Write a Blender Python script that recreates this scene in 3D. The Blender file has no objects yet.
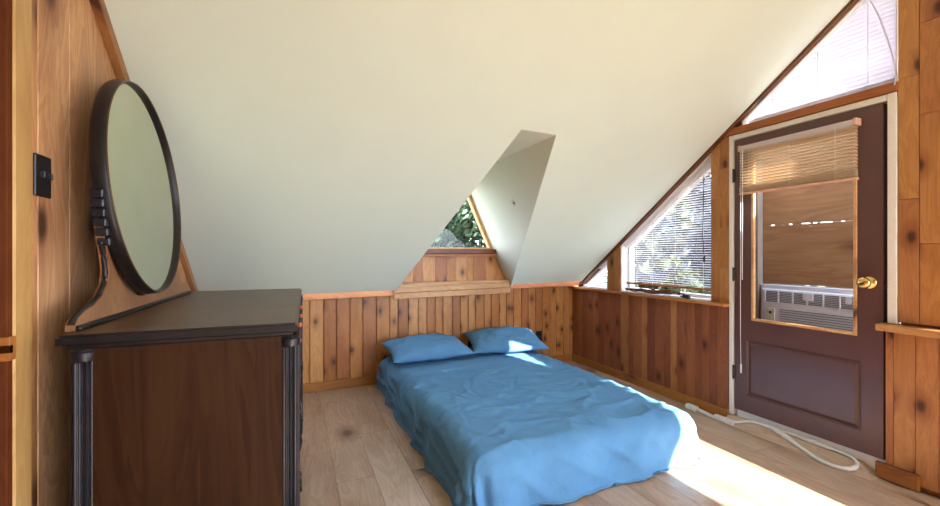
import bpy, bmesh, math, random
from mathutils import Vector, Matrix, noise
from mathutils.geometry import tessellate_polygon
random.seed(7)
sc = bpy.context.scene
COL = sc.collection
PI = math.pi

# ------------------------------------------------------------------ helpers
def lin(c):
    return c / 12.92 if c <= 0.04045 else ((c + 0.055) / 1.055) ** 2.4
def rgb(h, k=1.0):
    h = h.lstrip('#')
    return tuple(lin(int(h[i:i + 2], 16) / 255) * k for i in (0, 2, 4)) + (1.0,)

def tag(o, label, cat, group=None, kind=None):
    o['label'] = label
    o['category'] = cat
    if group: o['group'] = group
    if kind: o['kind'] = kind
    return o
def empty(name, loc, label, cat, group=None, kind=None, rz=0):
    o = bpy.data.objects.new(name, None)
    COL.objects.link(o)
    o.location = loc
    o.rotation_euler = (0, 0, rz)
    return tag(o, label, cat, group, kind)
def build(name, bm, mat, parent=None, smooth=False, loc=None, recalc=True):
    if recalc:
        bmesh.ops.recalc_face_normals(bm, faces=bm.faces)
    me = bpy.data.meshes.new(name)
    bm.to_mesh(me); bm.free()
    for m in (mat if isinstance(mat, (list, tuple)) else [mat]):
        me.materials.append(m)
    if smooth:
        for p in me.polygons: p.use_smooth = True
    o = bpy.data.objects.new(name, me)
    COL.objects.link(o)
    if loc is not None: o.location = loc
    if parent is not None:
        o.parent = parent
        o.matrix_parent_inverse = Matrix.Identity(4)
        pl = parent
        off = Vector((0, 0, 0))
        # vertices are given in world coordinates: move them into the parent's frame
        M = world_of(parent).inverted()
        me.transform(M)
    return o
def world_of(o):
    M = Matrix.Translation(o.location) @ o.rotation_euler.to_matrix().to_4x4()
    return (world_of(o.parent) @ M) if o.parent else M
def B():
    return bmesh.new()
def box(bm, x0, x1, y0, y1, z0, z1, bev=0.0, seg=1, mi=0):
    b = bmesh.new()
    bmesh.ops.create_cube(b, size=1)
    for v in b.verts:
        v.co = Vector(((x0 + x1) / 2 + v.co.x * (x1 - x0), (y0 + y1) / 2 + v.co.y * (y1 - y0), (z0 + z1) / 2 + v.co.z * (z1 - z0)))
    if bev > 0:
        bmesh.ops.bevel(b, geom=list(b.edges), offset=bev, segments=seg, affect='EDGES', profile=.5)
    merge(bm, b, mi)
def merge(bm, b, mi=0, M=None):
    mp = {}
    for v in b.verts:
        mp[v] = bm.verts.new(M @ v.co if M else v.co)
    for f in b.faces:
        try:
            nf = bm.faces.new([mp[v] for v in f.verts]); nf.material_index = mi; nf.smooth = f.smooth
        except ValueError:
            pass
    b.free()
def prism(bm, poly, d, bev=0.0, mi=0):
    """poly: list of 3D points (planar), extruded along vector d."""
    b = bmesh.new()
    d = Vector(d)
    a = [b.verts.new(Vector(p)) for p in poly]
    c = [b.verts.new(Vector(p) + d) for p in poly]
    b.faces.new(a); b.faces.new(c[::-1])
    n = len(a)
    for i in range(n):
        b.faces.new([a[i], a[(i + 1) % n], c[(i + 1) % n], c[i]])
    if bev > 0:
        bmesh.ops.recalc_face_normals(b, faces=b.faces)
        bmesh.ops.bevel(b, geom=list(b.edges), offset=bev, segments=1, affect='EDGES')
    merge(bm, b, mi)
def holed(bm, outer, holes, d):
    """slab from a polygon with holes, extruded by d."""
    loops = [[Vector(p) for p in outer]] + [[Vector(p) for p in h] for h in holes]
    flat = [p for l in loops for p in l]
    tris = tessellate_polygon(loops)
    d = Vector(d)
    a = [bm.verts.new(p) for p in flat]
    c = [bm.verts.new(p + d) for p in flat]
    for t in tris:
        try:
            bm.faces.new([a[i] for i in t]); bm.faces.new([c[i] for i in reversed(t)])
        except ValueError: pass
    k = 0
    for l in loops:
        n = len(l)
        for i in range(n):
            j = (i + 1) % n
            bm.faces.new([a[k + i], a[k + j], c[k + j], c[k + i]])
        k += n
def tube(bm, pts, r, seg=8, closed=False, cap=True):
    pts = [Vector(p) for p in pts]
    rings = []
    n = len(pts)
    up = Vector((0, 0, 1))
    for i, p in enumerate(pts):
        if closed: t = pts[(i + 1) % n] - pts[i - 1]
        else: t = pts[min(i + 1, n - 1)] - pts[max(i - 1, 0)]
        t.normalize()
        u = up if abs(t.z) < .95 else Vector((1, 0, 0))
        s = t.cross(u).normalized(); w = s.cross(t)
        rr = r[i] if isinstance(r, (list, tuple)) else r
        rings.append([bm.verts.new(p + s * math.cos(2 * PI * k / seg) * rr + w * math.sin(2 * PI * k / seg) * rr) for k in range(seg)])
    m = n if closed else n - 1
    for i in range(m):
        A, C = rings[i], rings[(i + 1) % n]
        for k in range(seg):
            f = bm.faces.new([A[k], A[(k + 1) % seg], C[(k + 1) % seg], C[k]]); f.smooth = True
    if cap and not closed:
        bm.faces.new(rings[0][::-1]); bm.faces.new(rings[-1])
def lathe(bm, prof, M, seg=24):
    """prof: (radius, height) list, spun about local z, then placed by M."""
    rings = []
    for r, h in prof:
        rings.append([bm.verts.new(M @ Vector((r * math.cos(2 * PI * k / seg), r * math.sin(2 * PI * k / seg), h))) for k in range(seg)])
    for i in range(len(rings) - 1):
        A, C = rings[i], rings[i + 1]
        for k in range(seg):
            f = bm.faces.new([A[k], A[(k + 1) % seg], C[(k + 1) % seg], C[k]]); f.smooth = True
    bm.faces.new(rings[0][::-1]); bm.faces.new(rings[-1])
def catmull(P, n=8):
    P = [Vector(p) for p in P]
    out = []
    for i in range(len(P) - 1):
        p0, p1, p2, p3 = P[max(i - 1, 0)], P[i], P[i + 1], P[min(i + 2, len(P) - 1)]
        for k in range(n):
            t = k / n
            out.append(.5 * ((2 * p1) + (p2 - p0) * t + (2 * p0 - 5 * p1 + 4 * p2 - p3) * t * t + (3 * p1 - p0 - 3 * p2 + p3) * t ** 3))
    out.append(P[-1])
    return out

# ------------------------------------------------------------------ materials
class NT:
    def __init__(self, name):
        self.m = bpy.data.materials.new(name); self.m.use_nodes = True
        self.t = self.m.node_tree; self.n = self.t.nodes; self.l = self.t.links
        self.b = self.n['Principled BSDF']
    def new(self, typ, **k):
        nd = self.n.new(typ)
        for a, v in k.items(): setattr(nd, a, v)
        return nd
    def link(self, a, b): self.l.new(a, b)
    def math(self, op, a, b=None, c=None):
        nd = self.new('ShaderNodeMath', operation=op)
        for i, q in enumerate((a, b, c)):
            if q is None: continue
            if isinstance(q, (int, float)): nd.inputs[i].default_value = q
            else: self.link(q, nd.inputs[i])
        return nd.outputs[0]
    def mix(self, fac, a, b, typ='MIX'):
        nd = self.new('ShaderNodeMix', data_type='RGBA', blend_type=typ)
        for s, q in ((nd.inputs[0], fac), (nd.inputs[6], a), (nd.inputs[7], b)):
            if isinstance(q, (int, float, tuple)): s.default_value = q
            else: self.link(q, s)
        return nd.outputs[2]
    def ramp(self, fac, stops, interp='LINEAR'):
        nd = self.new('ShaderNodeValToRGB')
        cr = nd.color_ramp; cr.interpolation = interp
        while len(cr.elements) < len(stops): cr.elements.new(.5)
        for e, (p, c) in zip(cr.elements, stops): e.position = p; e.color = c
        self.link(fac, nd.inputs[0])
        return nd.outputs[0]
    def noise(self, vec, scale, detail=3, rough=.5, dist=0):
        nd = self.new('ShaderNodeTexNoise')
        nd.inputs['Scale'].default_value = scale; nd.inputs['Detail'].default_value = detail
        nd.inputs['Roughness'].default_value = rough; nd.inputs['Distortion'].default_value = dist
        self.link(vec, nd.inputs['Vector'])
        return nd.outputs['Fac']
    def bump(self, h, strength=.2, dist=.01):
        nd = self.new('ShaderNodeBump'); nd.inputs['Strength'].default_value = strength; nd.inputs['Distance'].default_value = dist
        self.link(h, nd.inputs['Height']); self.link(nd.outputs[0], self.b.inputs['Normal'])
    def set(self, **k):
        for a, v in k.items(): self.b.inputs[a.replace('_', ' ')].default_value = v

def plain(name, col, rough=.5, metal=0.0, var=.06, scale=30, spec=.5, bump=0):
    m = NT(name)
    tc = m.new('ShaderNodeTexCoord').outputs['Object']
    f = m.noise(tc, scale, 3)
    c0 = tuple(x * (1 - var) for x in col[:3]) + (1,); c1 = tuple(min(1, x * (1 + var)) for x in col[:3]) + (1,)
    m.link(m.ramp(f, [(.3, c0), (.7, c1)]), m.b.inputs['Base Color'])
    m.set(Roughness=rough, Metallic=metal); m.b.inputs['Specular IOR Level'].default_value = spec
    if bump: m.bump(f, bump, .004)
    return m.m

def wood(name, tones, axis=2, rough=.45, knots=.5, grain=.35, gscale=1.0, spec=.4, knotcol='#3a1c0c', knotscale=3.0, coat=0.0, dark=None):
    """boards of a mesh are separate islands: each gets its own tone and its own piece of grain along `axis`."""
    m = NT(name)
    tc = m.new('ShaderNodeTexCoord').outputs['Object']
    rnd = m.new('ShaderNodeNewGeometry').outputs['Random Per Island']
    off = m.new('ShaderNodeCombineXYZ')
    for i, k in enumerate((17.3, 31.7, 53.1)): m.link(m.math('MULTIPLY', rnd, k), off.inputs[i])
    add = m.new('ShaderNodeVectorMath', operation='ADD'); m.link(tc, add.inputs[0]); m.link(off.outputs[0], add.inputs[1])
    P = add.outputs[0]
    def stretched(along, across):
        s = m.new('ShaderNodeVectorMath', operation='MULTIPLY'); m.link(P, s.inputs[0])
        v = [across] * 3; v[axis] = along; s.inputs[1].default_value = v
        return s.outputs[0]
    n = len(tones)
    base = m.ramp(rnd, [((i + .5) / n, rgb(t)) for i, t in enumerate(tones)])
    # broad figure, like flat-sawn bands
    warp = m.noise(stretched(1.2 * gscale, 7 * gscale), 1.0, 4, .55, 1.2)
    rings = m.math('FRACT', m.math('MULTIPLY', warp, 9.0))
    rings = m.math('SMOOTH_MIN', rings, m.math('MULTIPLY', m.math('SUBTRACT', 1.0, rings), 3.0), .2)
    fine = m.noise(stretched(4 * gscale, 130 * gscale), 1.0, 3, .6)
    c = m.mix(m.math('MULTIPLY', m.math('SUBTRACT', 1.0, rings), grain), base, m.mix(1.0, base, rgb('#a2795a'), 'MULTIPLY'))
    c = m.mix(m.math('MULTIPLY', fine, grain * .9), c, m.mix(1.0, c, rgb('#ad8468'), 'MULTIPLY'))
    blot = m.noise(stretched(1.5, 5), 1.0, 2)
    c = m.mix(m.ramp(blot, [(.42, (0, 0, 0, 1)), (.75, (.5, .5, .5, 1))]), c, m.mix(1.0, c, rgb('#c49a7c'), 'MULTIPLY'))
    if knots > 0:
        vo = m.new('ShaderNodeTexVoronoi', voronoi_dimensions='2D'); vo.inputs['Scale'].default_value = 1.0; vo.inputs['Randomness'].default_value = 1.0
        sp = m.new('ShaderNodeSeparateXYZ'); m.link(P, sp.inputs[0])
        oth = [i for i in range(3) if i != axis]
        cv = m.new('ShaderNodeCombineXYZ')
        m.link(m.math('MULTIPLY', sp.outputs[axis], knotscale * .75), cv.inputs[0])
        m.link(m.math('MULTIPLY', m.math('ADD', sp.outputs[oth[0]], sp.outputs[oth[1]]), knotscale * 1.3), cv.inputs[1])
        m.link(cv.outputs[0], vo.inputs['Vector'])
        vc = m.new('ShaderNodeSeparateColor'); m.link(vo.outputs['Color'], vc.inputs[0])
        on = m.math('LESS_THAN', vc.outputs[0], knots)
        dw = m.math('ADD', vo.outputs['Distance'], m.math('MULTIPLY', m.math('SUBTRACT', fine, .5), .03))
        core = m.ramp(dw, [(.045, (1, 1, 1, 1)), (.115, (.0, .0, .0, 1))])
        halo = m.ramp(dw, [(.08, (1, 1, 1, 1)), (.30, (0, 0, 0, 1))])
        c = m.mix(m.math('MULTIPLY', m.math('MULTIPLY', halo, on), .55), c, m.mix(1.0, c, rgb('#8a4a26'), 'MULTIPLY'))
        c = m.mix(m.math('MULTIPLY', m.math('MULTIPLY', core, on), .9), c, rgb(knotcol))
    m.link(c, m.b.inputs['Base Color'])
    m.set(Roughness=rough); m.b.inputs['Specular IOR Level'].default_value = spec
    m.b.inputs['Coat Weight'].default_value = coat
    m.bump(fine, .12, .002)
    return m.m

def glass(name, tint=(1, 1, 1, 1)):
    m = NT(name)
    m.n.remove(m.b)
    g = m.new('ShaderNodeBsdfGlossy'); g.inputs['Roughness'].default_value = .02
    t = m.new('ShaderNodeBsdfTransparent'); t.inputs[0].default_value = tint
    fr = m.new('ShaderNodeFresnel'); fr.inputs[0].default_value = 1.45
    mx = m.new('ShaderNodeMixShader'); m.link(m.math('MULTIPLY', fr.outputs[0], .3), mx.inputs[0]); m.link(t.outputs[0], mx.inputs[1]); m.link(g.outputs[0], mx.inputs[2])
    m.link(mx.outputs[0], m.n['Material Output'].inputs[0])
    return m.m

M = {}
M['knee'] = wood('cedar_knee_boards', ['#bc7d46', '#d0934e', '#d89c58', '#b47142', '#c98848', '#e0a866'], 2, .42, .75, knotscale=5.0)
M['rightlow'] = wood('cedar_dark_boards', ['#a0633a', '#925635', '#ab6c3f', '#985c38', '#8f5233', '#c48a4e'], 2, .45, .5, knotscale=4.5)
M['post'] = wood('cedar_post_boards', ['#c4904e', '#ba8446', '#ce9a58', '#c08a50'], 2, .38, .6, knotscale=4.5)
M['wallboards'] = wood('cedar_wall_boards', ['#cc9656', '#be844e', '#c88e52', '#d49e5c', '#c18854'], 2, .38, .9, knotscale=4.0)
M['leftboards'] = wood('fir_wall_boards', ['#e6b684', '#dfab76', '#ebbe8c', '#daa36c'], 2, .5, .9, grain=.5, knotscale=2.3)
M['trim_y'] = wood('trim_fir_y', ['#b87838', '#b06e34'], 1, .4, .2)
M['trim_x'] = wood('trim_fir_x', ['#cf8a5c', '#d4905e'], 0, .42, .3)
M['base_x'] = wood('baseboard_fir_x', ['#c18a45', '#b97e3e'], 0, .4, .15)
M['base_y'] = wood('baseboard_fir_y', ['#b87c38', '#b07434'], 1, .4, .15)
M['ledge_x'] = wood('ledge_pine_x', ['#e6bc86', '#ecc48e', '#e2b47c'], 0, .42, .35)
M['sill_y'] = wood('sill_pine_y', ['#cf8c4c', '#d59452'], 1, .35, .2)
M['darktrim'] = wood('dark_slope_trim', ['#7a4a26', '#704322'], 1, .5, .1)
M['slopetrim'] = wood('pale_slope_trim', ['#c08b54', '#b98450'], 1, .45, .1)
M['casing'] = wood('pine_casing', ['#cfa766', '#c9a060'], 2, .5, .05, grain=.25)
M['jamb'] = wood('stained_jamb', ['#6e3a1c', '#68361a'], 2, .75, .1, spec=.1)
M['floor'] = wood('oak_plank_floor', ['#d3bda4', '#cbb296', '#d8c4ac', '#c4a88a', '#d0b99e', '#c9ad8e'], 1, .4, .3, grain=.34, knotcol='#5d4430', knotscale=2.4, spec=.5)
M['darkgap'] = plain('dark_gap', rgb('#1c0f08'), .9)
M['plaster'] = plain('cream_plaster', rgb('#d8dfcf'), .75, var=.012, scale=4, spec=.2)
M['dormerpaint'] = plain('dormer_plaster', rgb('#d8dac8'), .8, var=.015, scale=4, spec=.2)
M['white'] = plain('white_paint', rgb('#e4e0d8'), .4, var=.03)
M['doorpaint'] = plain('maroon_door_paint', rgb('#5a3b36'), .34, var=.07, scale=9, bump=.03)
M['brass'] = plain('brass', rgb('#d6b478'), .18, 1.0, var=.04)
M['darkmetal'] = plain('dark_hinge_metal', rgb('#4b443d'), .4, .8)
M['glass'] = glass('window_glass')
M['slat'] = plain('beige_blind_slats', rgb('#e6d3b2'), .5, var=.05)
M['whiteslat'] = plain('white_blind_slats', rgb('#e9e4e2'), .5, var=.03)
M['blush'] = plain('aged_blind_plastic', rgb('#d8ab92'), .45, var=.05)
M['wand'] = plain('clear_white_cord', rgb('#e8e2dc'), .4)
M['ply'] = wood('plywood_sheet', ['#a5855c', '#9c7c54'], 1, .6, .2, grain=.45, gscale=.6)
M['acwhite'] = plain('air_conditioner_plastic', rgb('#c2c6cc'), .4, var=.015)
M['acdark'] = plain('air_conditioner_slots', rgb('#6e747c'), .6)
M['acpanel'] = plain('air_conditioner_panel', rgb('#b9bda6'), .4)
M['dres'] = wood('walnut_veneer', ['#472d19', '#3e2713'], 2, .5, .2, grain=.6, gscale=.7, spec=.12, knotcol='#1c110a')
M['drestop'] = wood('walnut_top', ['#6a503a', '#644b36'], 0, .38, .05, grain=.4, gscale=.6, spec=.5, knotcol='#2a1a10')
M['dresdark'] = plain('worn_black_finish', rgb('#1d1817'), .38, var=.35, scale=40, spec=.3)
M['drespost'] = plain('worn_dark_post', rgb('#1f1c20'), .35, var=.35, scale=25, spec=.35)
M['harp'] = wood('oak_mirror_board', ['#a87b52', '#a2744c'], 2, .42, .1, grain=.45, gscale=1.5)
M['orange'] = plain('orange_wood_knob', rgb('#c9663a'), .3, var=.08)
M['black'] = plain('black_plastic', rgb('#1d1a1c'), .35)
M['brown_cord'] = plain('brown_cord', rgb('#6b4630'), .5)
M['whitecord'] = plain('white_cord', rgb('#d8d4cb'), .5, var=.08)
M['greystrip'] = plain('grey_weatherstrip', rgb('#827d74'), .5)
M['tagpink'] = plain('pale_tag_plastic', rgb('#e3d6cf'), .4)
M['trunk'] = plain('bark', rgb('#4c4238'), .9, var=.3, scale=6)
M['mattress'] = plain('mattress_ticking', rgb('#d9d6cf'), .9)
M['ground'] = plain('woodland_ground', rgb('#6d6a4a'), .95, var=.3, scale=.6)
M['mark'] = plain('grey_stain', rgb('#77705f'), .9)

def slatmat(name, col, amt):
    m = NT(name)
    m.set(Roughness=.5); m.b.inputs['Base Color'].default_value = col
    t = m.new('ShaderNodeBsdfTranslucent'); t.inputs[0].default_value = col
    mx = m.new('ShaderNodeMixShader'); mx.inputs[0].default_value = amt
    m.link(m.b.outputs[0], mx.inputs[1]); m.link(t.outputs[0], mx.inputs[2])
    m.link(mx.outputs[0], m.n['Material Output'].inputs[0])
    return m.m
M['whiteslat'] = slatmat('white_blind_slats', rgb('#f2eef0'), .6)
M['whiteslat3'] = slatmat('white_gable_slats', rgb('#e9e3e8'), .03)
M['whiteslat2'] = slatmat('white_window_slats', rgb('#f2eef0'), .4)
M['slat'] = slatmat('beige_blind_slats', rgb('#eedcc0'), .3)
def mirror_mat():
    m = NT('mirror_silver'); m.set(Metallic=1.0, Roughness=.03)
    tc = m.new('ShaderNodeTexCoord').outputs['Object']
    m.link(m.ramp(m.noise(tc, 6), [(.3, rgb('#c8ccb2')), (.7, rgb('#ced2ba'))]), m.b.inputs['Base Color'])
    return m.m
M['mirror'] = mirror_mat()

def cloth(name, c0, c1):
    m = NT(name)
    tc = m.new('ShaderNodeTexCoord').outputs['Object']
    f = m.noise(tc, 5, 4, .6)
    m.link(m.ramp(f, [(.3, rgb(c0)), (.7, rgb(c1))]), m.b.inputs['Base Color'])
    w = m.noise(tc, 24, 4, .6, .6)
    m.bump(w, .5, .008)
    m.set(Roughness=.85)
    m.b.inputs['Specular IOR Level'].default_value = .15
    m.b.inputs['Sheen Weight'].default_value = .0
    return m.m
M['blue'] = cloth('blue_cotton', '#5887ae', '#6191b8')

def leafmat(name, a, b):
    m = NT(name)
    rnd = m.new('ShaderNodeNewGeometry').outputs['Random Per Island']
    c = m.ramp(rnd, [(0, rgb(a)), (1, rgb(b))])
    m.link(c, m.b.inputs['Base Color'])
    m.set(Roughness=.6)
    m.b.inputs['Transmission Weight'].default_value = 0
    return m.m
M['leaf_dark'] = leafmat('dark_leaves', '#13210f', '#2b4222')
M['leaf_mid'] = leafmat('green_leaves', '#24361a', '#465527')
M['leaf_blue'] = leafmat('blue_grey_leaves', '#2a343a', '#424e55')
M['leaf_pale'] = leafmat('yellow_green_leaves', '#2c3416', '#464822')

# ------------------------------------------------------------------ room geometry
XL, XR, YK = -.64, 2.78, 3.73           # left wall, right wall (room faces), knee wall
TILT = .0138
def zc(x, y): return 3.433 - .724 * y + TILT * (x - XR)     # sloped ceiling
YB = 3.54                                # lower edge of the sloped ceiling
YRIDGE, YEND = -.5, -4.0

# --- floor: planks running towards the knee wall
bm = B()
box(bm, XL - .35, 3.1, YEND, YK + .1, -.06, -.004)
x = XL - .3; pw = .19
while x < 2.98:
    y = YEND + random.uniform(-1.2, 0)
    while y < YK + .05:
        L = 1.22
        y0, y1 = max(y, YEND), min(y + L, YK + .05)
        if y1 - y0 > .02:
            box(bm, x + .0007, min(x + pw, 2.98) - .0007, y0 + .0007, y1 - .0007, -.004, 0, .0008)
        y += L
    x += pw
tag(build('floor', bm, M['floor']), 'light oak plank floor of the attic bedroom', 'floor', kind='structure')

# --- sloped ceiling with the dormer notch
C1, C2 = (1.223, 2.123), (1.47, 2.13)
C3, C4 = (1.93, YB), (.815, YB)
def cp(x, y): return Vector((x, y, zc(x, y)))
out = [cp(XL - .1, YRIDGE), cp(XL - .1, YB), cp(*C4), cp(*C1), cp(*C2), cp(*C3), cp(XR + .1, YB), cp(XR + .1, YRIDGE)]
bm = B()
holed(bm, out, [], (0, .02, .05))
ceil = tag(build('ceiling', bm, M['plaster']), 'cream sloped attic ceiling with a dormer cut into it', 'ceiling', kind='structure')
# unseen flat roof and end walls, added to block sun and shape fill light
bm = B()
box(bm, XL - .1, XR + .1, YEND, YRIDGE, 3.78, 3.85)
box(bm, XL - .1, XR + .1, YEND - .08, YEND, 2.75, 3.85)
box(bm, XL - .1, 1.4, YEND - .08, YEND, 0, 2.75)
box(bm, 1.4, XR + .1, YEND - .08, YEND, 0, .95)
build('light_blocker', bm, M['plaster'], ceil)

# --- dormer: two steep cheeks, narrow flat top, board wall with a triangular window
YD = 3.62
zt = 1.882
Rt, Rb = Vector((1.463, YD, zt)), Vector((1.956, YD, .80))
Lt, Lb = Vector((1.230, YD, zt)), Vector((.798, YD, .80))
def thin(bm, pts, d): prism(bm, pts, d)
bm = B()
thin(bm, [cp(*C2), cp(*C3), Rb, Rt], (.03, 0, .02))
thin(bm, [cp(*C1), cp(*C4), Lb, Lt], (-.03, 0, .02))
thin(bm, [cp(*C1), cp(*C2), Rt, Lt], (0, 0, .03))
dorm = tag(build('dormer_wall', bm, M['dormerpaint']), 'steep plastered cheeks of the small dormer above the bed', 'dormer', kind='structure')
def edgeR(z): return 1.463 + (zt - z) * .4559
def edgeL(z): return 1.230 - (zt - z) * .3992
# stain on the right cheek
n_r = (cp(*C3) - cp(*C2)).cross(Rt - cp(*C2)).normalized()
if n_r.x > 0: n_r = -n_r
def on_cheek(a, b):   # a along the opening edge, b towards the back
    return cp(*C2) + (cp(*C3) - cp(*C2)) * a + (Rt - cp(*C2)) * b
bm = B()
ctr = on_cheek(.316, .229)
e1 = (cp(*C3) - cp(*C2)).normalized(); e2 = n_r.cross(e1)
for k in range(11):
    a = 2 * PI * k / 11 + random.uniform(-.2, .2); L = random.uniform(.02, .05); w = .0022
    d = e1 * math.cos(a) + e2 * math.sin(a); s = e1 * -math.sin(a) + e2 * math.cos(a)
    prism(bm, [ctr + s * w + n_r * .001, ctr - s * w + n_r * .001, ctr + d * L + n_r * .001], n_r * .001)
pts = [ctr + (e1 * math.cos(2 * PI * k / 9) + e2 * math.sin(2 * PI * k / 9)) * random.uniform(.009, .014) + n_r * .001 for k in range(9)]
prism(bm, pts, n_r * .002)
build('stain', bm, M['mark'], dorm)

# dormer back wall boards
bm = B()
xs = [.80, .90, .985, 1.07, 1.19, 1.30, 1.385, 1.50, 1.565, 1.70, 1.80, 1.97]
for a, b in zip(xs[:-1], xs[1:]):
    z0, z1 = .80, 1.125
    def cl(x, z): return max(edgeL(z), min(edgeR(z), x))
    p = [(cl(a + .001, z0), YD, z0), (cl(b - .001, z0), YD, z0), (cl(b - .001, z1), YD, z1), (cl(a + .001, z1), YD, z1)]
    if p[2][0] - p[3][0] < .004: p = p[:3] if p[1][0] < 1.4 else p[:2] + p[3:]
    prism(bm, p, (0, .02, 0))
tag(build('wall_dormer', bm, M['knee']), 'short cedar board wall under the dormer window', 'wall', kind='structure')
# sill and window
W2 = empty('window_2', (1.35, YD, 1.13), 'small triangular dormer window above the bed looking onto dark trees', 'window', kind='structure')
bm = B()
box(bm, edgeL(1.14) + .005, edgeR(1.14) + .012, YD - .035, YD + .05, 1.128, 1.15, .004)
box(bm, edgeL(1.14) - .04, edgeR(1.14) + .04, YD + .021, YD + .05, 1.09, 1.2)
build('window_apron', bm, M['trim_x'], W2)
bm = B()
box(bm, edgeL(1.17) + .003, edgeR(1.17) + .0, YD - .05, YD + .06, 1.15, 1.195, .006)
build('window_sill', bm, wood('dark_red_sill', ['#8a5238', '#83492f'], 0, .4, .1), W2)
bm = B()
fw = .032
prism(bm, [(edgeR(1.195), YD, 1.195), (edgeR(1.195) - fw, YD, 1.195), (edgeR(zt) - fw, YD, zt), (edgeR(zt), YD, zt)], (0, .06, 0), .003)
prism(bm, [(edgeL(1.195), YD, 1.195), (edgeL(1.195) + fw, YD, 1.195), (edgeL(zt) + fw, YD, zt), (edgeL(zt), YD, zt)], (0, .06, 0), .003)
box(bm, edgeL(1.2) + .02, edgeR(1.2) - .02, YD + .005, YD + .05, 1.195, 1.212, .002)
box(bm, edgeL(zt), edgeR(zt), YD, YD + .06, zt - .05, zt)
build('window_frame', bm, M['ledge_x'], W2)
bm = B()
prism(bm, [(edgeL(1.2), YD + .03, 1.2), (edgeR(1.2), YD + .03, 1.2), (edgeR(1.85), YD + .03, 1.85), (edgeL(1.85), YD + .03, 1.85)], (0, .004, 0))
build('pane', bm, M['glass'], W2)

# --- knee wall (back): vertical boards
def trimtop(x): return .843 + TILT * (x - .058)
bm = B()
box(bm, XL - .05, XR + .1, YK + .02, YK + .06, 0, .9)
x = -.66
i = 0
while x < XR + .02:
    w = random.choice([.105, .118, .11]) if x < .72 else random.choice([.082, .09, .076, .094])
    x1 = min(x + w, XR + .03)
    box(bm, x + .0017, x1 - .0017, YK, YK + .02, 0, .80 + TILT * x, .004)
    x = x1
knee = tag(build('wall_back', bm, M['knee']), 'low knee wall of vertical cedar boards behind the bed', 'wall', kind='structure')
YT = 3.585
bm = B()
def upright(x0, x1, y, z0, z1, th=.02):
    t = TILT
    prism(bm, [(x0, y, z0 + t * x0), (x1, y, z0 + t * x1), (x1, y, z1 + t * x1), (x0, y, z1 + t * x0)], (0, th, 0), .003)
upright(XL, .80, YT, .778, .832); upright(1.935, XR, YT, .782, .838)
# soffit closing the gap back to the boards
prism(bm, [(XL, YT + .02, .785 + TILT * XL), (XR, YT + .02, .785 + TILT * XR), (XR, YK, .79 + TILT * XR), (XL, YK, .79 + TILT * XL)], (0, 0, .012))
tag(build('trim_1', bm, M['trim_x']), 'reddish trim board where sloped ceiling meets the knee wall', 'trim', kind='structure')
bm = B()
upright(.80, 1.935, 3.568, .748, .800); upright(.80, 1.93, 3.562, .803, .846)
box(bm, .84, 1.915, 3.55, YD - .002, .884, .900, .004)
box(bm, .83, 1.92, 3.575, 3.60, .846, .888, .003)
tag(build('trim_2', bm, M['ledge_x']), 'pale stacked pine ledge boards below the dormer', 'trim', kind='structure')
bm = B()
box(bm, XL, XR, YK - .016, YK, 0, .075, .003)
tag(build('baseboard_back', bm, M['base_x']), 'honey coloured baseboard along the knee wall behind the bed', 'baseboard', kind='structure')

# --- left wall: wide vertical boards, casing of a doorway, slope trim
bm = B()
ys = [1.36, 1.508, 1.683, 1.864, 2.08, 2.30, 2.52, 2.75, 2.96, 3.2, 3.42, 3.60, 3.76]
for a, b in zip(ys[:-1], ys[1:]):
    a2, b2 = a + .0015, b - .0015
    prism(bm, [(XL, a2, 0), (XL, b2, 0), (XL, b2, zc(XL, b2) + .02), (XL, a2, zc(XL, a2) + .02)], (-.02, 0, 0), .002)
box(bm, XL - .05, XL - .021, 1.40, 3.8, 0, .9)
prism(bm, [(XL - .021, 1.40, 0), (XL - .021, 3.7, 0), (XL - .021, 3.7, .8), (XL - .021, 1.40, 2.4)], (-.03, 0, 0))
# unseen length past the doorway
holed(bm, [(XL, 1.40, 2.02), (XL, 1.40, zc(XL, 1.4) + .05), (XL, YRIDGE, 3.82), (XL, YEND, 3.82), (XL, YEND, 0), (XL, .62, 0), (XL, .62, 2.02)], [], (-.03, 0, 0))
tag(build('wall_left', bm, M['leftboards']), 'left wall of wide knotty vertical boards behind the dresser', 'wall', kind='structure')
D2 = empty('door_2', (XL, 1.39, 0), 'pale pine doorway casing at the far left edge', 'doorway', kind='structure')
bm = B()
box(bm, XL, XL + .022, 1.357, 1.431, 0, 2.08, .004)
box(bm, XL, XL + .022, .50, 1.357, 2.02, 2.10, .003)
build('casing', bm, M['casing'], D2)
bm = B()
box(bm, XL - .14, XL + .018, 1.335, 1.358, 0, 2.03, .002)
box(bm, XL - .14, XL + .0, .60, .622, 0, 2.03, .002)
box(bm, XL - .14, XL, .622, 1.335, 2.01, 2.03)
build('jamb', bm, M['jamb'], D2)
bm = B()
box(bm, XL - .03, XL + .0235, 1.3335, 1.359, .897, .953, .001)
build('latch_mortise', bm, M['trim_y'], D2)
bm = B()
box(bm, XL - .012, XL + .0255, 1.332, 1.342, .916, .934)
build('strike_plate', bm, M['brass'], D2)
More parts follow.
